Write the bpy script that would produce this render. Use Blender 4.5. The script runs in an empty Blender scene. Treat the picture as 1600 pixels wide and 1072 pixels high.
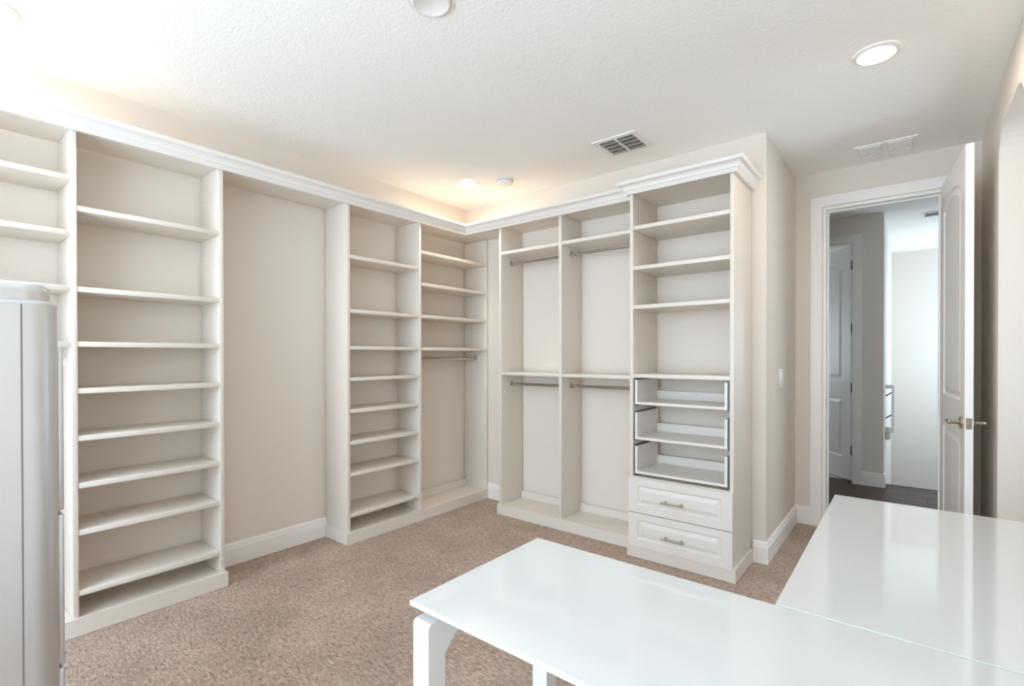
import bpy, bmesh, math, random
from mathutils import Vector, Matrix
random.seed(4)
sc = bpy.context.scene
COL = sc.collection

# ------------------------------------------------------------------ camera
CAM = Vector((3.3619, -3.4372, 1.3259)); YAW, PITCH, ROLL, FPX, CY = 0.678, -0.0055, -0.0011, 773.87, 560.28
F = Vector((-math.sin(YAW)*math.cos(PITCH), math.cos(YAW)*math.cos(PITCH), math.sin(PITCH)))
Rv = Vector((math.cos(YAW), math.sin(YAW), 0)); Uv = Rv.cross(F)
R2 = Rv*math.cos(ROLL)+Uv*math.sin(ROLL); U2 = -Rv*math.sin(ROLL)+Uv*math.cos(ROLL)
cd = bpy.data.cameras.new('camera'); cam = bpy.data.objects.new('camera', cd); COL.objects.link(cam)
cd.sensor_fit = 'HORIZONTAL'; cd.sensor_width = 36; cd.lens = FPX/1600*36
cd.shift_y = (CY-536)/1600; cd.clip_start = .02
M = Matrix.Identity(4)
for i in range(3):
    M[i][0] = R2[i]; M[i][1] = U2[i]; M[i][2] = -F[i]; M[i][3] = CAM[i]
cam.matrix_world = M
sc.camera = cam
# ------------------------------------------------------------------ world, daylight, exposure
w = bpy.data.worlds.new('sky'); sc.world = w; w.use_nodes = True
bg = w.node_tree.nodes['Background']; bg.inputs[0].default_value = (.68, .83, .98, 1); bg.inputs[1].default_value = 6.0
sc.cycles.max_bounces = 20; sc.cycles.diffuse_bounces = 16; sc.cycles.glossy_bounces = 6
vs = sc.view_settings; vs.view_transform = 'Standard'; vs.look = 'None'; vs.exposure = 0.6; vs.gamma = 1; vs.use_curve_mapping = False
LAMP = 100.0                                   # radiance of a recessed lamp lens
def portal(name, loc, rot, sx, sy):            # daylight portals in the window openings
    l = bpy.data.lights.new(name, 'AREA'); l.shape = 'RECTANGLE'; l.size = sx; l.size_y = sy; l.cycles.is_portal = True
    o = bpy.data.objects.new(name, l); COL.objects.link(o); o.location = loc; o.rotation_euler = rot
portal('window_near_offscreen', (1.875, -4.93, 1.425), (math.radians(90), 0, 0), 3.15, 2.15)
portal('window_stair_offscreen', (4.63, 4.4, 1.5), (0, math.radians(90), 0), 1.5, 1.3)
portal('window_passage_offscreen', (4.97, -.2, 1.5), (0, math.radians(90), 0), 1.3, .64)
portal('window_bedroom_offscreen', (.57, 3.85, 1.5), (0, math.radians(-90), 0), 1.0, .9)

# ------------------------------------------------------------------ materials
def lin(c):
    return tuple((v/255/12.92 if v/255 <= .04045 else ((v/255+.055)/1.055)**2.4) for v in c)
def mat(name, rgb, rough=.5, metal=0, bump=None, var=None, emit=None, coat=0, spec=.5, grain=None):
    m = bpy.data.materials.new(name); m.use_nodes = True
    nt = m.node_tree; b = nt.nodes['Principled BSDF']; L = nt.links.new
    c = lin(rgb); b.inputs['Base Color'].default_value = (*c, 1)
    b.inputs['Roughness'].default_value = rough; b.inputs['Metallic'].default_value = metal
    b.inputs['Coat Weight'].default_value = coat; b.inputs['Coat Roughness'].default_value = .03
    b.inputs['Specular IOR Level'].default_value = spec
    if emit:
        b.inputs['Emission Color'].default_value = (*emit[0], 1); b.inputs['Emission Strength'].default_value = emit[1]
    tc = nt.nodes.new('ShaderNodeTexCoord') if (bump or var or grain) else None
    if var:
        n = nt.nodes.new('ShaderNodeTexNoise'); n.inputs['Scale'].default_value = var[0]; n.inputs['Detail'].default_value = 4
        mp = nt.nodes.new('ShaderNodeMapping'); mp.inputs['Scale'].default_value = var[2] if len(var) > 2 else (1, 1, 1)
        L(tc.outputs['Object'], mp.inputs[0]); L(mp.outputs[0], n.inputs['Vector'])
        mx = nt.nodes.new('ShaderNodeMix'); mx.data_type = 'RGBA'
        mx.inputs[6].default_value = (*[v*(1-var[1]) for v in c], 1); mx.inputs[7].default_value = (*[min(1, v*(1+var[1])) for v in c], 1)
        L(n.outputs['Fac'], mx.inputs[0]); L(mx.outputs[2], b.inputs['Base Color'])
    if bump:
        n = nt.nodes.new('ShaderNodeTexNoise'); n.inputs['Scale'].default_value = bump[0]; n.inputs['Detail'].default_value = bump[3] if len(bump) > 3 else 3
        bp = nt.nodes.new('ShaderNodeBump'); bp.inputs['Strength'].default_value = bump[1]; bp.inputs['Distance'].default_value = bump[2]
        mp = nt.nodes.new('ShaderNodeMapping'); mp.inputs['Scale'].default_value = bump[4] if len(bump) > 4 else (1, 1, 1)
        L(tc.outputs['Object'], mp.inputs[0]); L(mp.outputs[0], n.inputs['Vector']); L(n.outputs['Fac'], bp.inputs['Height'])
        L(bp.outputs[0], b.inputs['Normal'])
    return m
WALL = mat('wall_paint', (226, 218, 208), .75, bump=(140, .12, .002), var=(1.2, .012))
CEIL = mat('ceiling_paint', (247, 246, 243), .85, bump=(75, .35, .006, 2))
TRIM = mat('trim_paint', (241, 239, 236), .35)
MEL = mat('white_melamine', (224, 217, 207), .42, bump=(60, .05, .0006, 4, (1, 1, .06)), var=(30, .015, (1, 1, .05)))
MELG = mat('panel_thermofoil', (230, 226, 221), .35)
CHROME = mat('chrome', (196, 194, 192), .1, 1)
NICKEL = mat('satin_nickel', (176, 168, 155), .3, 1)
BRONZE = mat('dark_bronze', (70, 64, 58), .4, 1)
SLIDE = mat('slide_steel', (96, 98, 102), .4, .8)
HOLE = mat('particleboard_core', (150, 128, 102), .9)
GLASSTOP = mat('white_back_painted_glass', (214, 216, 216), .05, coat=.25, spec=.5)
GEDGE = mat('glass_edge_green', (206, 218, 216), .08)
DESKW = mat('white_lacquer', (226, 226, 225), .3)
STEEL = mat('brushed_steel', (218, 219, 220), .36, 1, bump=(220, .05, .0006, 2, (1, 1, .02)))
SEAM = mat('seam_shadow_grey', (128, 128, 128), .5, .5)  # shade in the cabinet seam, painted as a grey strip
DUCT = mat('galvanised_duct', (128, 128, 126), .6, .6)
SLAT = mat('vent_slat_grey', (150, 148, 142), .5)
PLASTIC = mat('white_plastic', (236, 234, 230), .4)
LENS = mat('lamp_lens', (255, 250, 240), .5, emit=((1.0, .88, .73), LAMP))
BLACKR = mat('black_iron', (60, 66, 72), .4, .8)
HALLW = mat('hall_paint', (226, 221, 213), .75, bump=(140, .1, .002))
WOOD = [mat('dark_hardwood', c, .45, var=(14, .22, (.12, 1, 1)), spec=.25) for c in ((76, 54, 46), (86, 62, 53), (68, 48, 41))]
JOINT = mat('floor_underlay', (70, 54, 47), .8)
PANE = bpy.data.materials.new('window_glass'); PANE.use_nodes = True
nt = PANE.node_tree; nt.nodes.remove(nt.nodes['Principled BSDF'])
tr = nt.nodes.new('ShaderNodeBsdfTransparent'); gl = nt.nodes.new('ShaderNodeBsdfGlossy'); gl.inputs['Roughness'].default_value = .02
ms = nt.nodes.new('ShaderNodeMixShader'); ms.inputs[0].default_value = .05
nt.links.new(tr.outputs[0], ms.inputs[1]); nt.links.new(gl.outputs[0], ms.inputs[2]); nt.links.new(ms.outputs[0], nt.nodes['Material Output'].inputs[0])
# carpet: cut-and-loop pile with short streaks and footprint blotches
CARPET = bpy.data.materials.new('beige_carpet'); CARPET.use_nodes = True
nt = CARPET.node_tree; b = nt.nodes['Principled BSDF']; L = nt.links.new
b.inputs['Roughness'].default_value = 1; b.inputs['Specular IOR Level'].default_value = .05
b.inputs['Sheen Weight'].default_value = .15
tc = nt.nodes.new('ShaderNodeTexCoord')
mp = nt.nodes.new('ShaderNodeMapping'); mp.inputs['Scale'].default_value = (.33, 1, 1)
L(tc.outputs['Object'], mp.inputs[0])
n1 = nt.nodes.new('ShaderNodeTexNoise'); n1.inputs['Scale'].default_value = 115; n1.inputs['Detail'].default_value = 5; n1.inputs['Roughness'].default_value = .65; n1.inputs['Distortion'].default_value = .8
L(mp.outputs[0], n1.inputs['Vector'])
n2 = nt.nodes.new('ShaderNodeTexNoise'); n2.inputs['Scale'].default_value = 3.2; n2.inputs['Detail'].default_value = 3; n2.inputs['Distortion'].default_value = .6
L(tc.outputs['Object'], n2.inputs['Vector'])
r1 = nt.nodes.new('ShaderNodeValToRGB'); e = r1.color_ramp.elements
e[0].position = .3; e[0].color = (*lin((122, 103, 89)), 1); e[1].position = .7; e[1].color = (*lin((214, 193, 177)), 1)
L(n1.outputs['Fac'], r1.inputs[0])
r2 = nt.nodes.new('ShaderNodeValToRGB'); e = r2.color_ramp.elements
e[0].position = .35; e[0].color = (.86, .85, .84, 1); e[1].position = .7; e[1].color = (1.06, 1.06, 1.06, 1)
L(n2.outputs['Fac'], r2.inputs[0])
mx = nt.nodes.new('ShaderNodeMix'); mx.data_type = 'RGBA'; mx.blend_type = 'MULTIPLY'; mx.inputs[0].default_value = 1
L(r1.outputs[0], mx.inputs[6]); L(r2.outputs[0], mx.inputs[7]); L(mx.outputs[2], b.inputs['Base Color'])
bp = nt.nodes.new('ShaderNodeBump'); bp.inputs['Strength'].default_value = .7; bp.inputs['Distance'].default_value = .008
L(n1.outputs['Fac'], bp.inputs['Height']); L(bp.outputs[0], b.inputs['Normal'])

# ------------------------------------------------------------------ helpers
def box(bm, x0, x1, y0, y1, z0, z1, bev=0):
    vs_ = [bm.verts.new((x, y, z)) for x in (x0, x1) for y in (y0, y1) for z in (z0, z1)]
    fs = [bm.faces.new([vs_[i] for i in q]) for q in ((0, 1, 3, 2), (4, 6, 7, 5), (0, 4, 5, 1), (2, 3, 7, 6), (0, 2, 6, 4), (1, 5, 7, 3))]
    if bev:
        es = list({e for f in fs for e in f.edges})
        bmesh.ops.bevel(bm, geom=es, offset=bev, segments=2, affect='EDGES', profile=.5)
def cyl(bm, p, q, r, n=16, r2=None, caps=True):
    p, q = Vector(p), Vector(q); d = (q-p)
    mt = Matrix.Translation((p+q)/2) @ d.to_track_quat('Z', 'Y').to_matrix().to_4x4()
    bmesh.ops.create_cone(bm, cap_ends=caps, segments=n, radius1=r, radius2=r if r2 is None else r2, depth=d.length, matrix=mt)
def lathe(bm, prof, c, n=32):
    rings = []
    for r, z in prof:
        if r < 1e-6: rings.append([bm.verts.new((c[0], c[1], c[2]+z))])
        else: rings.append([bm.verts.new((c[0]+r*math.cos(2*math.pi*i/n), c[1]+r*math.sin(2*math.pi*i/n), c[2]+z)) for i in range(n)])
    for a, b_ in zip(rings, rings[1:]):
        for i in range(n):
            j = (i+1) % n
            q = [a[i % len(a)], a[j % len(a)], b_[j % len(b_)], b_[i % len(b_)]]
            u = []
            for v in q:
                if v not in u: u.append(v)
            if len(u) > 2: bm.faces.new(u)
def prism(bm, poly, ax, a, b_):                # extrude a 2D polygon along an axis
    def P(u, v, t):
        return {0: (t, u, v), 1: (u, t, v), 2: (u, v, t)}[ax]
    A = [bm.verts.new(P(u, v, a)) for u, v in poly]; B = [bm.verts.new(P(u, v, b_)) for u, v in poly]
    bm.faces.new(A); bm.faces.new(B[::-1])
    for i in range(len(poly)):
        j = (i+1) % len(poly); bm.faces.new((A[i], B[i], B[j], A[j]))
def obj(name, bm, m, parent=None, smooth=False, world=True):
    bmesh.ops.recalc_face_normals(bm, faces=bm.faces)
    if parent is not None and world:
        p = parent; off = Vector((0, 0, 0))
        while p is not None: off += p.location; p = p.parent
        bmesh.ops.translate(bm, verts=bm.verts, vec=-off)
    me = bpy.data.meshes.new(name); bm.to_mesh(me); bm.free()
    for mm in (m if isinstance(m, (list, tuple)) else [m]): me.materials.append(mm)
    if smooth:
        for p_ in me.polygons: p_.use_smooth = True
        me.set_sharp_from_angle(angle=math.radians(35))
    o = bpy.data.objects.new(name, me); COL.objects.link(o)
    if parent is not None: o.parent = parent
    return o
def bobj(name, boxes, m, parent=None, bev=0, **k):
    bm = bmesh.new()
    for b_ in boxes: box(bm, *b_, bev=bev)
    return obj(name, bm, m, parent, smooth=bool(bev), **k)
def tag(o, label, cat=None, group=None, kind=None):
    if label: o['label'] = label
    if cat: o['category'] = cat
    if group: o['group'] = group
    if kind: o['kind'] = kind
    return o
def thing(name, label, cat, loc, group=None):
    o = bpy.data.objects.new(name, None); COL.objects.link(o); o.location = loc; o.empty_display_size = .1
    return tag(o, label, cat, group)
def struct(o, label=None): return tag(o, label, kind='structure')
def sweep(bm, path, prof):                     # profile (outward, z) along a 2D path with mitred corners; outward = right-hand side of travel
    n = len(path); rings = []
    for i, p in enumerate(path):
        p = Vector(p)
        ds = []
        if i > 0: ds.append((p-Vector(path[i-1])).normalized())
        if i < n-1: ds.append((Vector(path[i+1])-p).normalized())
        ns = [Vector((d.y, -d.x)) for d in ds]
        m_ = sum(ns, Vector((0, 0))); m_ = m_/m_.dot(ns[0]) if len(ns) == 2 else m_
        if len(ns) == 2: m_ = (ns[0]+ns[1]); m_ = m_/(m_.dot(ns[0]))
        rings.append([bm.verts.new((p.x+m_.x*o_, p.y+m_.y*o_, z)) for o_, z in prof])
    for a, b_ in zip(rings, rings[1:]):
        for i in range(len(prof)):
            j = (i+1) % len(prof); bm.faces.new((a[i], a[j], b_[j], b_[i]))
    bm.faces.new(rings[0]); bm.faces.new(rings[-1][::-1])

def holed(x0, x1, y0, y1, z0, z1, h):
    a, b_, c, d = h
    return [(x0, a, y0, y1, z0, z1), (b_, x1, y0, y1, z0, z1), (a, b_, y0, c, z0, z1), (a, b_, d, y1, z0, z1)]
VENT1, VENT2 = (1.74, 1.98, -.50, -.28), (3.47, 3.70, 3.04, 3.18)   # duct openings in the ceilings
# ------------------------------------------------------------------ room shell
H = 2.74; YB = .025; XB = 2.6465; D = 1.0512; XR = 3.723; YN = -4.9; T = .12
YH = 2.76; XS = 3.15; YF = 5.28; HX0, HX1 = .6, 4.6
DX0, DX1, DZ = 2.835, 3.54, 2.462               # entry door opening
struct(bobj('floor', [(-T, XR+T, YN-T, YB, -.1, 0), (XB-T, XR+T, YB, D+.05, -.1, 0)], CARPET), 'beige textured carpet floor')
struct(bobj('ceiling', holed(-T, XR+T, YN-T, YB+.02, H, H+.1, VENT1)+[(XB-T, XR+T, YB+.02, D+T/2, H, H+.1)], CEIL), 'white textured ceiling')
struct(bobj('wall_left', [(-T, 0, YN-T, YB+T, 0, H)], WALL), 'beige painted wall behind the long shelf run')
struct(bobj('wall_back', [(0, XB-T, YB, YB+T, 0, H)], WALL), 'beige painted wall behind the drawer tower')
struct(bobj('wall_vestibule', [(XB-T, XB, YB, D, 0, H)], WALL), 'short beige wall with the light switch')
# near wall with the window behind the camera
WX0, WX1, WZ0, WZ1 = .3, 3.45, .35, 2.5
struct(bobj('wall_near', [(0, WX0, YN-T, YN, 0, H), (WX1, XR, YN-T, YN, 0, H), (WX0, WX1, YN-T, YN, 0, WZ0), (WX0, WX1, YN-T, YN, WZ1, H)], WALL))
def window(name, ax, pos, a0, a1, z0, z1):
    def bx(u0, u1, zz0, zz1, t0, t1):
        return (u0, u1, pos+t0, pos+t1, zz0, zz1) if ax == 1 else (pos+t0, pos+t1, u0, u1, zz0, zz1)
    w_ = struct(bobj(name, [bx(a0, a1, z0-.0, z0+.04, -.03, .03), bx(a0, a1, z1-.04, z1, -.03, .03), bx(a0, a0+.04, z0+.04, z1-.04, -.03, .03), bx(a1-.04, a1, z0+.04, z1-.04, -.03, .03),
                     bx((a0+a1)/2-.02, (a0+a1)/2+.02, z0+.04, z1-.04, -.03, .03)], TRIM))
    mid = (a0+a1)/2
    for u0, u1 in ((a0+.04, mid-.02), (mid+.02, a1-.04)):
        bobj('pane', [bx(u0, u1, z0+.04, z1-.04, -.003, .003)], PANE, w_)
window('window_1', 1, YN-.07, WX0, WX1, WZ0, WZ1)
# door wall (room side D, hall side D+T)
struct(bobj('wall_door', [(XB-T, DX0, D, D+T, 0, H), (DX1, XR+T, D, D+T, 0, H), (DX0, DX1, D, D+T, DZ, H)], WALL), 'beige wall around the entry door')
# right wall with a round-cornered passage
AY0, AY1, AZ, AR = -.55, .241, 2.505, .2
def arch_poly():
    pts = [(AY0, 0), (AY0, AZ-AR)]
    for i in range(1, 9):
        a = math.pi-i*math.pi/2/8; pts.append((AY0+AR+AR*math.cos(a), AZ-AR+AR*math.sin(a)))
    for i in range(0, 9):
        a = math.pi/2-i*math.pi/2/8; pts.append((AY1-AR+AR*math.cos(a), AZ-AR+AR*math.sin(a)))
    pts.append((AY1, 0)); return pts
bm = bmesh.new()
poly = [(YN, 0)]+arch_poly()+[(D, 0), (D, H), (YN, H)]
prism(bm, poly, 0, XR, XR+.16)
struct(obj('wall_right', bm, WALL), 'beige wall with a round-cornered opening beside the door')
# passage beyond the opening
PX = 4.95
struct(bobj('floor_passage', [(XR+.16, PX, AY0-.5, AY1+.35, -.1, 0), (XR, XR+.16, AY0, AY1, -.1, -.0005)], CARPET))
struct(bobj('ceiling_passage', [(XR+.16, PX, AY0-.5, AY1+.35, H, H+.1)], CEIL))
struct(bobj('wall_passage', [(PX, PX+.1, AY0-.5, -.52, 0, H), (PX, PX+.1, .12, AY1+.35, 0, H), (PX, PX+.1, -.52, .12, 0, .85), (PX, PX+.1, -.52, .12, 2.15, H), (XR+.16, PX, AY1+.25, AY1+.35, 0, H), (XR+.16, PX, AY0-.5, AY0-.4, 0, H)], WALL))

window('window_4', 0, PX+.05, -.52, .12, .85, 2.15)
BP = [(0, 0), (.016, 0), (.016, .105), (.013, .108), (.013, .118), (.010, .121), (.010, .128), (.004, .138), (0, .140)]
def baseboard(name, path):
    bm = bmesh.new(); sweep(bm, path, BP); return struct(obj(name, bm, TRIM))
baseboard('baseboard_left', [(0, YN), (0, YB), (1.9, YB)])
baseboard('baseboard_back', [(2.575, YB), (XB, YB), (XB, D), (DX0-.083, D)])
baseboard('baseboard_right', [(DX1+.083, D), (XR, D), (XR, AY1)])
baseboard('baseboard_near', [(XR, AY0), (XR, YN), (.02, YN)])

# ------------------------------------------------------------------ entry door, casing
CP = .083
def casing(name, x0, x1, zt, y, sgn, wd=.075):
    # flat casing with a raised back band and inner bead; y = wall face, sgn = direction it projects
    def yy(t): return tuple(sorted((y, y+sgn*t)))
    bxs = []
    for (a, b_) in ((x0-wd, x0), (x1, x1+wd)):
        o = a if a < x0 else b_; inn = b_ if a < x0 else a; s = 1 if a < x0 else -1
        for u0, u1, t in ((0, .018, .02), (.018, .052, .014), (.052, wd, .018)):
            xa, xb = sorted((o+s*u0, o+s*u1)); hh = zt+wd-u0
            bxs.append((xa, xb, *yy(t), 0, hh if u0 == 0 else zt+wd-u0))
    for u0, u1, t in ((0, .018, .02), (.018, .052, .014), (.052, wd, .018)):
        bxs.append((x0-wd+u1 if u0 == 0 else x0-wd+u1, x1+wd-u1, *yy(t), zt+wd-u1, zt+wd-u0))
    return struct(bobj(name, bxs, TRIM))
casing('trim_1', DX0-.008, DX1+.008, DZ+.008, D, -1)
casing('trim_2', DX0-.008, DX1+.008, DZ+.008, D+T, 1)
struct(bobj('trim_3', [(DX0-.0005, DX0+.018, D-.004, D+T+.004, 0, DZ), (DX1-.018, DX1+.0005, D-.004, D+T+.004, 0, DZ), (DX0+.018, DX1-.018, D-.004, D+T+.004, DZ-.018, DZ+.0005),
              (DX0+.018, DX0+.03, D+.05, D+.09, 0, DZ-.018), (DX1-.03, DX1-.018, D+.05, D+.09, 0, DZ-.018), (DX0+.03, DX1-.03, D+.05, D+.09, DZ-.03, DZ-.018)], TRIM))
struct(bobj('trim_4', [(DX0, DX1, D-.01, D+.055, -.02, .006)], WOOD[2]), 'dark wood threshold under the entry door')

def shrink(loop, i):
    cx = (min(p[0] for p in loop)+max(p[0] for p in loop))/2; cy = (min(p[1] for p in loop)+max(p[1] for p in loop))/2
    ww = max(p[0] for p in loop)-min(p[0] for p in loop); hh = max(p[1] for p in loop)-min(p[1] for p in loop)
    return [(cx+(p[0]-cx)*(ww-2*i)/ww, cy+(p[1]-cy)*(hh-2*i)/hh) for p in loop]
def panel_face(bm, outer, loops, steps, P):
    # a face with moulded panels. P(u,v,h) -> 3D, h = height above the face (negative = sunk); steps: (inset, h)
    ov = [bm.verts.new(P(u, v, 0)) for u, v in outer]
    edges = [bm.edges.new((ov[i], ov[(i+1) % len(ov)])) for i in range(len(ov))]
    lv = []
    for lp in loops:
        q = [bm.verts.new(P(u, v, 0)) for u, v in lp]; lv.append(q)
        edges += [bm.edges.new((q[i], q[(i+1) % len(q)])) for i in range(len(q))]
    bmesh.ops.triangle_fill(bm, edges=edges, use_beauty=True)
    for lp, q in zip(loops, lv):
        prev = q
        for ins, h in steps:
            cur = [bm.verts.new(P(u, v, h)) for u, v in shrink(lp, ins)]
            for i in range(len(cur)):
                j = (i+1) % len(cur); bm.faces.new((prev[i], prev[j], cur[j], cur[i]))
            prev = cur
        bm.faces.new(prev)
    return ov
def arch_top(u0, u1, v0, v1, rise, n=10):
    pts = [(u0, v0), (u1, v0), (u1, v1-rise)]
    for i in range(1, n):
        t = i/n; pts.append((u1+(u0-u1)*t, v1-rise+rise*math.sin(math.pi*t)**.8))
    pts.append((u0, v1-rise)); return pts
def door_leaf(parent, L_, Z0, Z1, th=.036):
    # local: hinge at origin, leaf along +x, thickness centred on y
    bm = bmesh.new()
    outer = [(0, Z0), (L_, Z0), (L_, Z1), (0, Z1)]
    st = .125
    loops = [[(st, Z0+.23), (L_-st, Z0+.23), (L_-st, Z0+.86), (st, Z0+.86)], arch_top(st, L_-st, Z0+1.06, Z1-.13, .07)]
    steps = [(.010, -.009), (.022, -.009), (.050, -.002)]
    a = panel_face(bm, outer, loops, steps, lambda u, v, h: (u, -th/2-h, v))
    b_ = panel_face(bm, outer, loops, steps, lambda u, v, h: (u, th/2+h, v))
    for i in range(4):
        j = (i+1) % 4; bm.faces.new((a[i], a[j], b_[j], b_[i]))
    return obj('leaf', bm, TRIM, parent, world=False)
def lever(parent, x, z, side, th=.036, ang=1):
    y = side*th/2
    bm = bmesh.new(); cyl(bm, (x, y, z), (x, y+side*.010, z), .032, 24); cyl(bm, (x, y+side*.010, z), (x, y+side*.014, z), .028, 24, .02)
    h = obj('handle', bm, NICKEL, parent, smooth=True, world=False)
    bm = bmesh.new(); cyl(bm, (x, y+side*.012, z), (x, y+side*.055, z), .011, 16)
    pts = [(x, y+side*.055, z), (x-ang*.03, y+side*.058, z+.004), (x-ang*.075, y+side*.056, z+.002), (x-ang*.115, y+side*.050, z-.004)]
    for p, q, ra, rb in zip(pts, pts[1:], (.011, .010, .009), (.010, .009, .007)): cyl(bm, p, q, ra, 14, rb)
    bmesh.ops.create_uvsphere(bm, u_segments=14, v_segments=8, radius=.0115, matrix=Matrix.Translation(pts[0]))
    obj('lever', bm, NICKEL, h, smooth=True, world=False)
def hinge(parent, x, y, z, m, h=.09):
    bm = bmesh.new(); cyl(bm, (x, y, z-h/2), (x, y, z+h/2), .009, 12); box(bm, x-.004, x+.03, y-.004, y+.004, z-h/2, z+h/2)
    return obj('hinge', bm, m, parent, smooth=True, world=False)
def door(name, label, hingepos, latch, Z0, Z1, L_, hz, hm):
    o = bpy.data.objects.new(name, None); COL.objects.link(o); o.location = (*hingepos, 0)
    d = Vector(latch)-Vector(hingepos); o.rotation_euler = (0, 0, math.atan2(d.y, d.x))
    struct(o, label); lf = door_leaf(o, L_, Z0, Z1)
    return o
LL = .84
d1 = door('door_1', 'white two-panel entry door standing open into the room', (DX1-.004, D-.018), (3.607, .2), .012, 2.47, LL, None, None)
# latch stile faces the camera: side -1 is the hall-facing face when open
lever(d1, LL-.065, .955, -1); lever(d1, LL-.065, .955, 1)
bobj('latch_plate', [(LL-.001, LL+.0015, -.0125, .0125, .925, .985)], NICKEL, d1, world=False)
bm = bmesh.new(); cyl(bm, (LL, 0, .955), (LL+.009, 0, .955), .008, 12); obj('latch_bolt', bm, NICKEL, d1, smooth=True, world=False)
for z in (.25, .95, 1.65, 2.25): hinge(d1, .004, .024, z, NICKEL)
bobj('strike_plate', [(DX0+.017, DX0+.0195, D+.006, D+.034, .925, .99)], NICKEL, bpy.data.objects['trim_3'])

# ------------------------------------------------------------------ hall, stairwell and the room across the hall
struct(bobj('ceiling_hall', holed(HX0-T, HX1+T, D+T/2, YF+T, 2.755, 2.85, VENT2), CEIL))
hf = struct(bobj('floor_hall', [(HX0-T, HX1+T, D+.05, 2.93, -.12, -.012)], JOINT), 'dark hardwood hall floor')
y = D+.056; i = 0
while y < 2.925:
    y1 = min(y+.125, 2.93); x = HX0-random.random()*.8
    while x < HX1:
        x1 = x+1.1+random.random()*.5
        a, b_ = max(x, HX0), min(x1, HX1)
        if b_-a > .05: bobj('plank', [(a+.0012, b_-.0012, y+.0012, y1-.0012, -.014, 0)], WOOD[random.randrange(3)], hf)
        x = x1
    y = y1
struct(bobj('trim_5', [(XS, HX1, 2.93, 2.955, -.04, .002)], WOOD[2]), 'dark stair nosing at the hall edge')
OX0, OX1, OZ = 2.13, 2.903, 2.495
struct(bobj('wall_hall', [(HX0, OX0, YH, YH+T, 0, 2.755), (OX1, XS, YH, YH+T, 0, 2.755), (OX0, OX1, YH, YH+T, OZ, 2.755)], HALLW), 'pale grey hall wall with the second door')
struct(bobj('wall_hall_left', [(HX0-T, HX0, D+T, 3.4, 0, 2.755), (HX0-T, HX0, 3.4, 4.3, 0, 1.0), (HX0-T, HX0, 3.4, 4.3, 2.0, 2.755), (HX0-T, HX0, 4.3, YF, 0, 2.755)], HALLW))
window('window_2', 0, HX0-.07, 3.4, 4.3, 1.0, 2.0)
struct(bobj('wall_hall_near', [(HX0-T, XB-T, D, D+T, 0, 2.755), (XR+T, HX1+T, D, D+T, 0, 2.755)], HALLW))
struct(bobj('wall_stair_lower', [(XS-T, HX1, 2.88, 2.93, -2.0, -.12)], HALLW))
struct(bobj('wall_stair', [(XS-T, XS, YH+T, YF, -2.0, 2.755)], HALLW), 'wall running down beside the stairs')
struct(bobj('wall_far', [(HX0, HX1, YF, YF+T, -2.0, 2.755)], HALLW), 'pale wall at the far end of the stairwell')
struct(bobj('wall_hall_right', [(HX1, HX1+T, D+T, 3.75, -2, 2.755), (HX1, HX1+T, 3.75, 5.05, -2, .75), (HX1, HX1+T, 3.75, 5.05, 2.25, 2.755), (HX1, HX1+T, 5.05, YF, -2, 2.755)], HALLW))
window('window_3', 0, HX1+.07, 3.75, 5.05, .75, 2.25)
struct(bobj('floor_landing', [(XS, HX1, 2.96, YF, -2.1, -2.0)], WOOD[0]))
struct(bobj('floor_bedroom', [(HX0, XS-T, 2.93, YF, -.12, 0.0)], mat('pale_carpet', (206, 201, 190), 1, bump=(200, .4, .004))))
casing('trim_6', OX0, OX1, OZ, YH, -1, .07)
struct(bobj('trim_7', [(OX0-.0005, OX0+.015, YH-.003, YH+T, 0, OZ), (OX1-.015, OX1+.0005, YH-.003, YH+T, 0, OZ), (OX0+.015, OX1-.015, YH-.003, YH+T, OZ-.015, OZ)], TRIM))
baseboard('baseboard_hall', [(OX1+.071, YH), (XS, YH), (XS, YH+.1)])
d2 = door('door_2', 'white panelled door ajar across the hall', (OX1-.02, YH+T-.02), (OX1-.02-.5, YH+T-.02+.56), .012, 2.475, .74, None, None)
for z in (2.27, 1.61, .99, .33):
    hh = bobj('hinge', [(OX1-.03, OX1-.0155, YH+.055, YH+.1, z-.048, z+.048)], BRONZE, bpy.data.objects['trim_7'], bev=.003)
# railing glimpsed beside the corner of the stair wall
t = thing('stair_railing', 'white stair railing frame with two dark metal bars beyond the hall corner', 'railing', (XS+.04, 3.2, 0))
RX = 3.226
bobj('handrail', [(XS+.001, RX+.003, 3.16, 3.24, .972, 1.012)], TRIM, t)
bobj('newel_post', [(RX-.022, RX, 3.18, 3.22, .56, .972)], TRIM, t)
bobj('bottom_rail', [(XS+.001, RX, 3.17, 3.23, .50, .56)], TRIM, t)
bobj('support_bracket', [(XS+.001, XS+.045, 3.18, 3.22, .425, .50)], TRIM, t, bev=.008)
for z in (.933, .695):
    bm = bmesh.new(); cyl(bm, (XS+.002, 3.2, z-.043), (RX-.02, 3.2, z), .006, 10); obj('rail_bar', bm, BLACKR, t, smooth=True)

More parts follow.
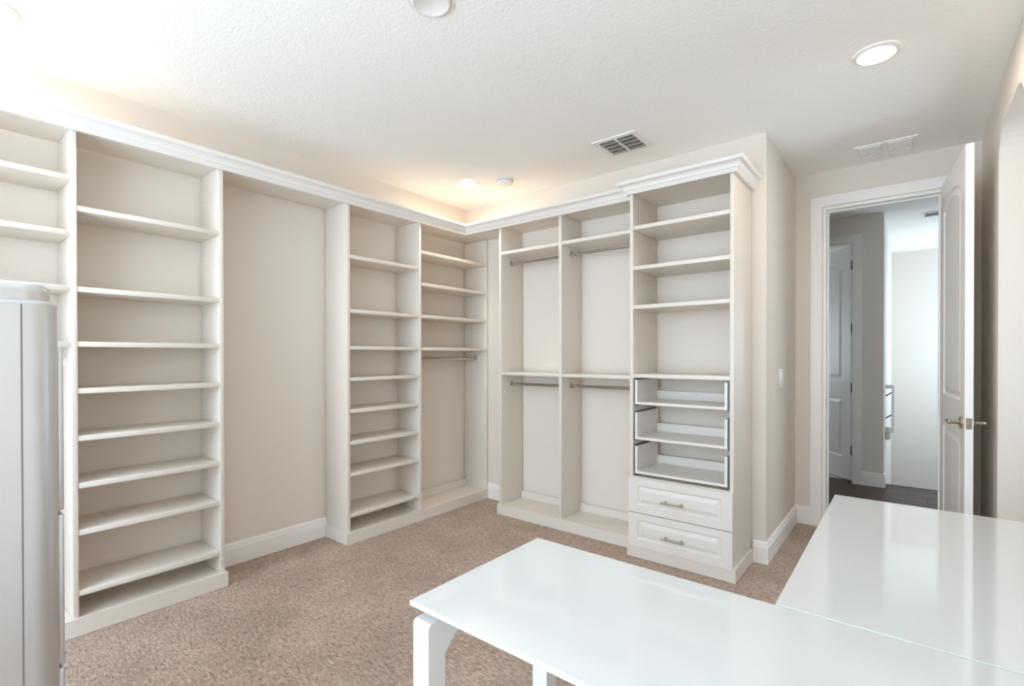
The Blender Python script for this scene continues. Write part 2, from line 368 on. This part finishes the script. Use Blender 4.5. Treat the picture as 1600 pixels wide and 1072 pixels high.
# ------------------------------------------------------------------ closet system
PT = .022; ST = .025; TOP = 2.40; DK = .085
class Run:
    def __init__(s, side): s.side = side
    def b(s, u0, u1, d0, d1, z0, z1):
        if s.side == 'L': return (d0, d1, u0, u1, z0, z1)
        return (u0, u1, YB-d1, YB-d0, z0, z1)
    def p(s, u, d, z): return (d, u, z) if s.side == 'L' else (u, YB-d, z)
LR, BR = Run('L'), Run('B')
HOLE_R = .0026
def side_panel(run, root, u0, u1, depth, z1=TOP, holes=()):
    pn = bobj('side_panel', [run.b(u0, u1, .013, depth, .003, z1)], MEL, root, bev=.0012)
    for face in holes:                        # face: 'lo' or 'hi' side in u
        bm = bmesh.new(); u = u0-.0004 if face == 'lo' else u1+.0004
        for d in (.045, depth-.04):
            z = .2
            while z < z1-.08:
                vs_ = [bm.verts.new(run.p(u, d+HOLE_R*math.cos(a*math.pi/3), z+HOLE_R*math.sin(a*math.pi/3))) for a in range(6)]
                bm.faces.new(vs_); z += .032
        tag(obj('peg_holes', bm, HOLE, pn), None, kind='stuff')
    return pn
def shelves(run, root, u0, u1, depth, zs):
    first = None
    for z in zs:
        if first is None:
            first = bobj('shelf', [run.b(u0+.001, u1-.001, .010, depth-.002, z, z+ST)], MEL, root, bev=.0015)
        else:
            c = first.copy(); COL.objects.link(c); c.parent = root; c.location.z += z-zs[0]
def rod(run, root, u0, u1, d, z, m=CHROME):
    bm = bmesh.new(); A, B = Vector(run.p(u0+.004, d, z)), Vector(run.p(u1-.004, d, z))
    # oval rod: two stacked tubes blended by a flat web
    cyl(bm, A, B, .0125, 16); r_ = obj('clothes_rod', bm, m, root, smooth=True)
    for P, u, s in ((A, u0, 1), (B, u1, -1)):
        bm = bmesh.new(); a = Vector(run.p(u, d, z)); q = Vector(run.p(u+s*.010, d, z)); cyl(bm, a, q, .019, 16)
        cyl(bm, Vector(run.p(u, d, z+.022)), Vector(run.p(u+s*.004, d, z+.022)), .01, 12); obj('rod_cup', bm, m, r_, smooth=True)
def deck(run, root, u0, u1, depth):
    bobj('bottom_deck', [run.b(u0+.001, u1-.001, .006, depth-.002, DK-ST, DK)], MEL, root)
    bobj('back_cleat', [run.b(u0+.001, u1-.001, .018, .032, DK, DK+.06)], MEL, root)
def plinth(run, root, u0, u1, depth, lo=False, hi=False, ret=.017):
    bx = [run.b(u0-(.014 if lo else 0), u1+(.014 if hi else 0), depth, depth+.013, .002, DK)]
    if lo: bx.append(run.b(u0-.014, u0-.0005, ret, depth, .002, DK))
    if hi: bx.append(run.b(u1+.0005, u1+.014, .017, depth, .002, DK))
    bobj('plinth', bx, MEL, root)
def top_panel(run, root, u0, u1, depth):
    bobj('top_panel', [run.b(u0+.0005, u1-.0005, .013, depth, TOP+.0005, TOP+.022)], MEL, root)

DL = .290; SH = [2.015, 1.632, 1.371, 1.148, .922, .697, .473, .185]; HG = [2.152, 1.893, 1.634, 1.371]
P0, P1, P2, P3, P4, P5 = (-3.54, -3.518), (-2.923, -2.901), (-2.282, -2.26), (-1.46, -1.438), (-.809, -.786), (-.001, .021)
# unit left of the tall shelves, partly behind the metal cabinet
t = thing('hanging_shelf_unit', 'white closet unit with rod under four shelves, partly behind the silver metal cabinet', 'closet unit', (0, P0[0], 0), 'hanging units with upper shelves')
side_panel(LR, t, *P0, DL); shelves(LR, t, P0[1], P1[0], DL, HG); rod(LR, t, P0[1], P1[0], .15, 1.29, PLASTIC); deck(LR, t, P0[1], P1[0], DL)
plinth(LR, t, P0[0], P1[0], DL); top_panel(LR, t, P0[0], P1[0], DL)
t = thing('shelf_unit', 'wider white closet unit with eight shelves between the open wall bay and silver cabinet', 'shelf unit', (0, P1[0], 0), 'units filled with shelves')
side_panel(LR, t, *P1, DL); side_panel(LR, t, *P2, DL, holes=('lo',)); shelves(LR, t, P1[1], P2[0], DL, SH); deck(LR, t, P1[1], P2[0], DL)
plinth(LR, t, P1[0], P2[1], DL, hi=True); top_panel(LR, t, P1[0], P2[1], DL)
t = tag(bobj('bridge_panel', [LR.b(P2[1], P3[0], .009, DL, TOP+.0005, TOP+.022)], MEL), 'white panel bridging the open wall bay between the two shelf units', 'panel')
t = thing('shelf_unit', 'narrower white closet unit with eight shelves right beside the open wall bay', 'shelf unit', (0, P3[0], 0), 'units filled with shelves')
side_panel(LR, t, *P3, DL); side_panel(LR, t, *P4, DL, holes=('lo',)); shelves(LR, t, P3[1], P4[0], DL, SH); deck(LR, t, P3[1], P4[0], DL)
plinth(LR, t, P3[0], P4[1], DL, lo=True); top_panel(LR, t, P3[0], P4[1], DL)
t = thing('hanging_shelf_unit', 'white closet unit with rod under four shelves, in the room corner', 'closet unit', (0, P4[1], 0), 'hanging units with upper shelves')
side_panel(LR, t, *P5, DL, holes=('lo',)); shelves(LR, t, P4[1], P5[0], DL, HG); rod(LR, t, P4[1], P5[0], .15, 1.302); deck(LR, t, P4[1], P5[0], DL)
plinth(LR, t, P4[1], P5[1], DL); top_panel(LR, t, P4[1], P5[1], DL)

DB = .30; P6, P7, P8 = (.676, .699), (1.273, 1.297), (1.908, 1.930)
tag(bobj('corner_panel', [(DL+.0005, P6[0], YB-DB, YB-.009, TOP+.0005, TOP+.022)], MEL), 'white panel closing the top of the corner gap between the shelf runs', 'panel')
t = thing('double_hanging_unit', 'white double-rod closet unit standing beside the corner gap', 'closet unit', (P6[0], YB, 0), 'double hanging units')
side_panel(BR, t, *P6, DB, holes=('hi',)); side_panel(BR, t, *P7, DB, holes=('hi',)); shelves(BR, t, P6[1], P7[0], DB, [2.166, 1.165])
rod(BR, t, P6[1], P7[0], .165, 2.108); rod(BR, t, P6[1], P7[0], .165, 1.087); deck(BR, t, P6[1], P7[0], DB); plinth(BR, t, P6[0], P7[1], DB, lo=True); top_panel(BR, t, P6[0], P7[1], DB)
t = thing('double_hanging_unit', 'white double-rod closet unit standing against the drawer tower', 'closet unit', (P7[1], YB, 0), 'double hanging units')
shelves(BR, t, P7[1], P8[0], DB, [2.168, 1.164]); rod(BR, t, P7[1]+.001, P8[0], .165, 2.112); rod(BR, t, P7[1]+.001, P8[0], .165, 1.090)
deck(BR, t, P7[1], P8[0], DB); plinth(BR, t, P7[1]+.0006, P8[0], DB); top_panel(BR, t, P7[1]+.0006, P8[0], DB)

# drawer tower
DT = .41; P9 = (2.538, 2.560); YT = YB-DT
t = thing('drawer_tower', 'tall white closet tower with three frontless trays and two handled drawers', 'drawer tower', ((P8[0]+P9[1])/2, YB, 0))
side_panel(BR, t, *P8, DT, holes=('hi',)); side_panel(BR, t, *P9, DT); shelves(BR, t, P8[1], P9[0], DT, [2.156, 1.891, 1.634, 1.180])
bobj('bottom_deck', [BR.b(P8[1]+.001, P9[0]-.001, .006, DT-.02, .06, .078)], MEL, t)
plinth(BR, t, P8[0], P9[1], DT, lo=True, hi=True, ret=DB+.014); top_panel(BR, t, P8[0], P9[1], DT)
bobj('divider_shelf', [BR.b(P8[1]+.001, P9[0]-.001, .006, DT-.004, .512, .53)], MEL, t)
bx0, bx1 = P8[1]+.014, P9[0]-.014
for z0, z1 in ((1.006, 1.166), (.775, .951), (.550, .729)):
    tr_ = bobj('tray', [BR.b(bx0+.016, bx1-.016, .06, DT-.003, z0, z0+.016)], MELG, t)
    for a, b_ in ((bx0, bx0+.016), (bx1-.016, bx1)):
        bobj('tray_side', [BR.b(a, b_, .06, DT-.003, z0, z1)], MELG, tr_)
    bobj('tray_back', [BR.b(bx0+.016, bx1-.016, .06, .073, z0+.016, z0+.072)], MELG, tr_)
    for a, b_ in ((P8[1]+.0006, bx0-.0006), (bx1+.0006, P9[0]-.0006)):
        bobj('drawer_slide', [BR.b(a, b_, .05, DT-.015, z0+.02, z0+.065), BR.b(a, b_, .05, DT-.018, z0-.012, z1+.006)], SLIDE, tr_)
for z0, z1 in ((.302, .524), (.078, .297)):
    x0, x1 = P8[0]+.0015, P9[1]-.0015
    bm = bmesh.new(); outer = [(x0, z0), (x1, z0), (x1, z1), (x0, z1)]
    y0 = YT-.021
    lp = [(x0+.062, z0+.052), (x1-.062, z0+.052), (x1-.062, z1-.045), (x0+.062, z1-.045)]
    a = panel_face(bm, outer, [lp], [(.006, -.009), (.012, -.009), (.036, -.001)], lambda u, v, h: (u, y0-h, v))
    bk = [bm.verts.new((u, YT-.0015, v)) for u, v in outer]
    for i in range(4):
        j = (i+1) % 4; bm.faces.new((a[i], a[j], bk[j], bk[i]))
    bm.faces.new(bk)
    fr = obj('drawer', bm, MELG, t)
    zc, xc = (z0+z1)/2-.012 if z0 > .2 else (z0+z1)/2-.013, 2.212
    bm = bmesh.new(); cyl(bm, (xc-.072, y0-.03, zc), (xc+.072, y0-.03, zc), .0058, 14)
    for s in (-.05, .05): cyl(bm, (xc+s, y0+.0005, zc), (xc+s, y0-.03, zc), .0052, 12)
    for s in (-.05, .05): cyl(bm, (xc+s, y0+.0005, zc), (xc+s, y0-.004, zc), .0085, 12)
    obj('handle', bm, NICKEL, fr, smooth=True)

# crown mouldings
def crown(name, label, path, grp=None):
    z0 = TOP-.012; prof = [(-.006, z0), (.012, z0), (.013, z0+.008), (.017, z0+.012), (.018, z0+.020), (.022, z0+.024)]
    for i in range(0, 7):
        a = i/6*math.pi/2; prof.append((.024+.028*(1-math.cos(a)), z0+.026+.032*math.sin(a)))
    prof += [(.055, z0+.062), (.057, z0+.066), (.057, z0+.080), (-.006, z0+.080)]
    bm = bmesh.new(); sweep(bm, path, prof)
    return tag(obj(name, bm, MELG, smooth=True), label, 'moulding', grp)
crown('crown_moulding', 'long white crown moulding turning the corner above the shallower closet units', [(DL+.007, P0[0]), (DL+.007, YB-DB-.007), (P8[0]-.001, YB-DB-.007)], 'crown mouldings on the closets')
crown('crown_moulding', 'white crown moulding wrapping the front and sides of the drawer tower', [(P8[0]-.007, YB-DB-.0655), (P8[0]-.007, YT-.007), (P9[1]+.007, YT-.007), (P9[1]+.007, YB-.001)], 'crown mouldings on the closets')

# ------------------------------------------------------------------ ceiling fixtures
def lamp(x, y, label, z=H):
    t = thing('recessed_light', label, 'light', (x, y, z), 'recessed ceiling lights')
    bm = bmesh.new(); lathe(bm, [(.068, -.001), (.068, -.008), (.075, -.012), (.092, -.006), (.094, -.0005)], (x, y, z), 40); obj('trim_ring', bm, PLASTIC, t, smooth=True)
    bm = bmesh.new(); lathe(bm, [(0, -.007), (.035, -.0068), (.0675, -.005)], (x, y, z), 40); obj('lens', bm, LENS, t, smooth=True)
lamp(.533, -.5, 'lit recessed ceiling light beside the smoke detector above the room corner')
lamp(3.232, -.556, 'lit recessed ceiling light between the door and the desks')
lamp(.455, -3.2, 'lit recessed ceiling light above the shelves beside the silver cabinet')
bm = bmesh.new(); lathe(bm, [(0, -.006), (.055, -.006), (.062, -.010), (.072, -.012), (.080, -.008), (.082, -.0005)], (1.868, -2.095, H), 40)
sp = thing('ceiling_cover_plate', 'round white unlit cover plate on the middle of the ceiling', 'cover plate', (1.868, -2.095, H)); obj('cover', bm, PLASTIC, sp, smooth=True)
bm = bmesh.new(); lathe(bm, [(.0835, -.0005), (.0835, -.004), (.092, -.004), (.093, -.0005)], (1.868, -2.095, H), 40); obj('rim', bm, PLASTIC, sp, smooth=True)
t = thing('smoke_detector', 'round white smoke detector on the ceiling near the room corner', 'smoke detector', (.829, -.377, H))
bm = bmesh.new(); lathe(bm, [(.072, -.0005), (.072, -.008), (.066, -.011)], (.829, -.377, H), 36); obj('base', bm, PLASTIC, t, smooth=True)
bm = bmesh.new(); lathe(bm, [(.064, -.010), (.064, -.034), (.056, -.042), (.03, -.046), (0, -.046)], (.829, -.377, H), 36); bd = obj('body', bm, PLASTIC, t, smooth=True)
bm = bmesh.new(); lathe(bm, [(.0655, -.019), (.0665, -.021), (.0655, -.023)], (.829, -.377, H), 36); obj('grille_ring', bm, SLAT, bd, smooth=True)
# supply vent: square frame, two banks of slats
def vent(label, x0, x1, y0, y1, z, fr, nsl, name='ceiling_vent'):
    t = thing(name, label, 'vent', ((x0+x1)/2, (y0+y1)/2, z))
    bobj('frame', [(x0, x1, y0, y0+fr, z-.008, z-.0005), (x0, x1, y1-fr, y1, z-.008, z-.0005), (x0, x0+fr, y0+fr, y1-fr, z-.008, z-.0005), (x1-fr, x1, y0+fr, y1-fr, z-.008, z-.0005)], PLASTIC, t)
    bobj('duct', [(x0+fr, x1-fr, y0+fr, y1-fr, z+.295, z+.3), (x0+fr, x0+fr+.004, y0+fr, y1-fr, z-.002, z+.295), (x1-fr-.004, x1-fr, y0+fr, y1-fr, z-.002, z+.295), (x0+fr+.004, x1-fr-.004, y0+fr, y0+fr+.004, z-.002, z+.295), (x0+fr+.004, x1-fr-.004, y1-fr-.004, y1-fr, z-.002, z+.295)], DUCT, t)
    xm = (x0+x1)/2; bobj('divider', [(xm-.006, xm+.006, y0+fr, y1-fr, z-.011, z-.0025)], PLASTIC, t)
    step = (y1-y0-2*fr)/nsl
    for k in range(nsl):
        for a, b_ in ((x0+fr, xm-.006), (xm+.006, x1-fr)):
            yc = y0+fr+step*(k+.62); bm = bmesh.new()
            prism(bm, [(yc-step*.26, z-.0045), (yc-step*.22, z-.003), (yc+step*.26, z-.0105), (yc+step*.22, z-.012)], 0, a, b_)
            obj('slat', bm, SLAT, t)
vent('square white ceiling vent with open dark slats above the double-rod units', 1.705, 2.015, -.535, -.245, H, .035, 4)
t = thing('return_grille', 'flush white two-panel return grille on the ceiling near the door', 'vent', (3.22, .82, H))
bobj('frame', [(3.055, 3.395, .66, .985, H-.007, H-.0005)], CEIL, t)
for a, b_ in ((3.075, 3.205), (3.235, 3.375)):
    pn = bobj('grille_panel', [(a, b_, .68, .965, H-.010, H-.007)], PLASTIC, t)
    for k in range(8):
        yy = .69+k*.034; bobj('louver', [(a+.008, b_-.008, yy, yy+.018, H-.0135, H-.0102)], PLASTIC, pn)
vent('ceiling vent with dark slats out in the hall', 3.45, 3.72, 3.02, 3.2, 2.755, .02, 4)
tag(bobj('slot_diffuser', [(2.66, 2.76, 2.22, 2.30, 2.745, 2.7545)], BRONZE), 'small dark slot on the hall ceiling above the entry door', 'vent')

# ------------------------------------------------------------------ light switch
t = thing('light_switch', 'white rocker light switch plate on the short wall by the door', 'light switch', (XB, .468, 1.165))
bobj('plate', [(XB+.0003, XB+.006, .405, .53, 1.098, 1.232)], PLASTIC, t, bev=.002)
for a in (.425, .482): bobj('rocker', [(XB+.006, XB+.010, a, a+.033, 1.131, 1.199)], PLASTIC, t, bev=.0012)

# ------------------------------------------------------------------ desks
def desk(label, x0, x1, y0, y1, along, grp='white glass desks'):
    t = thing('desk', label, 'desk', ((x0+x1)/2, (y0+y1)/2, 0), grp)
    bm = bmesh.new(); box(bm, x0, x1, y0, y1, .738, .750, bev=.0012)
    tp = obj('glass_top', bm, [GLASSTOP, GEDGE], t)
    for p_ in tp.data.polygons:
        if abs(p_.normal.z) < .5: p_.material_index = 1
    W = .052; zt = .714
    def uframe(c):   # U-shaped end frame with chamfered inner corners; c = start coordinate along the length
        lo, hi = (y0, y1) if along == 'x' else (x0, x1); lo -= .004; hi += .004
        lo, hi = (lo, hi-.004) if along == 'x' else (lo+.01, hi-.004)
        pts = [(lo, .002), (lo, zt-.008), (lo+.008, zt), (hi-.008, zt), (hi, zt-.008), (hi, .002), (hi-W, .002), (hi-W, zt-.085), (hi-W-.035, zt-.05), (lo+W+.035, zt-.05), (lo+W, zt-.085), (lo+W, .002)]
        bm = bmesh.new()
        prism(bm, pts, 0 if along == 'x' else 1, c, c+W)
        return obj('end_frame', bm, DESKW, t)
    if along == 'x':
        uframe(x0+.018); uframe(x1-.018-W)
        bobj('rail', [(x0+.018+W, x1-.018-W, yy, yy+.03, .672, .712) for yy in (y0+.12, y1-.15)], DESKW, t)
        sp_ = [(xx, yy) for xx in (x0+.044, x1-.044) for yy in (y0+.09, y1-.09)]
    else:
        uframe(y0+.06); uframe(y1-.018-W)
        bobj('rail', [(xx, xx+.03, y0+.06+W, y1-.018-W, .672, .712) for xx in (x0+.12, x1-.15)], DESKW, t)
        sp_ = [(xx, yy) for xx in (x0+.09, x1-.09) for yy in (y0+.086, y1-.044)]
    for xx, yy in sp_:
        bm = bmesh.new(); cyl(bm, (xx, yy, .714), (xx, yy, .738), .014, 16); obj('standoff', bm, NICKEL, t, smooth=True)
desk('white glass-topped desk with a free corner over the carpet and a boxy white leg', 2.443, 3.64, -2.682, -2.167, 'x')
desk('white glass-topped desk reaching toward the open door, butted against the other desk', 3.118, 3.668, -2.162, -1.003, 'y')

# ------------------------------------------------------------------ tall silver cabinet at the left
def rrect(x0, x1, y0, y1, r, n=8):
    pts = []
    for cx, cy, a0 in ((x1-r, y1-r, 0), (x0+r, y1-r, 90), (x0+r, y0+r, 180), (x1-r, y0+r, 270)):
        for i in range(n+1):
            a = math.radians(a0+90*i/n); pts.append((cx+r*math.cos(a), cy+r*math.sin(a)))
    return pts
def rounded_body(name, x0, x1, y0, y1, z0, z1, r, rt, m, parent):
    bm = bmesh.new(); rings = []
    lv = [(z0, 0)]+[(z1-rt+rt*math.sin(i/6*math.pi/2), rt*(1-math.cos(i/6*math.pi/2))) for i in range(7)]
    for z, ins in lv:
        rings.append([bm.verts.new((x, y, z)) for x, y in rrect(x0+ins, x1-ins, y0+ins, y1-ins, max(r-ins, .004))])
    for a, b_ in zip(rings, rings[1:]):
        for i in range(len(a)):
            j = (i+1) % len(a); bm.faces.new((a[i], a[j], b_[j], b_[i]))
    bm.faces.new(rings[0][::-1]); bm.faces.new(rings[-1])
    return obj(name, bm, m, parent, smooth=True)
KX, KY = 1.66, -3.172
t = thing('metal_cabinet', 'tall silver metal cabinet with rounded edges and a stepped cap', 'cabinet', (KX-.3, KY-.3, 0))
bd = rounded_body('body', KX-.56, KX, KY-.6, KY, .02, 1.467, .055, .012, STEEL, t)
rounded_body('cap', KX-.545, KX-.014, KY-.585, KY-.012, 1.467, 1.512, .055, .022, STEEL, t)
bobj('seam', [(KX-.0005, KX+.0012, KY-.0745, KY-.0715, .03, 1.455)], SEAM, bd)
bobj('side_trim', [(KX+.0003, KX+.0022, KY-.56, KY-.0762, .03, 1.452)], STEEL, bd)
for z0, z1 in ((.915, 1.352), (.505, .905), (.06, .495)):
    f_ = bobj('drawer_front', [(KX-.5, KX-.06, KY+.0005, KY+.0135, z0, z1)], STEEL, t, bev=.004)
    bm = bmesh.new(); cyl(bm, (KX-.28, KY+.013, z1-.04), (KX-.28, KY+.03, z1-.04), .012, 14); obj('knob', bm, NICKEL, f_, smooth=True)
for xx in (KX-.5, KX-.08):
    for yy in (KY-.52, KY-.08):
        bm = bmesh.new(); cyl(bm, (xx, yy, .001), (xx, yy, .022), .022, 14); obj('foot', bm, SLIDE, t, smooth=True)
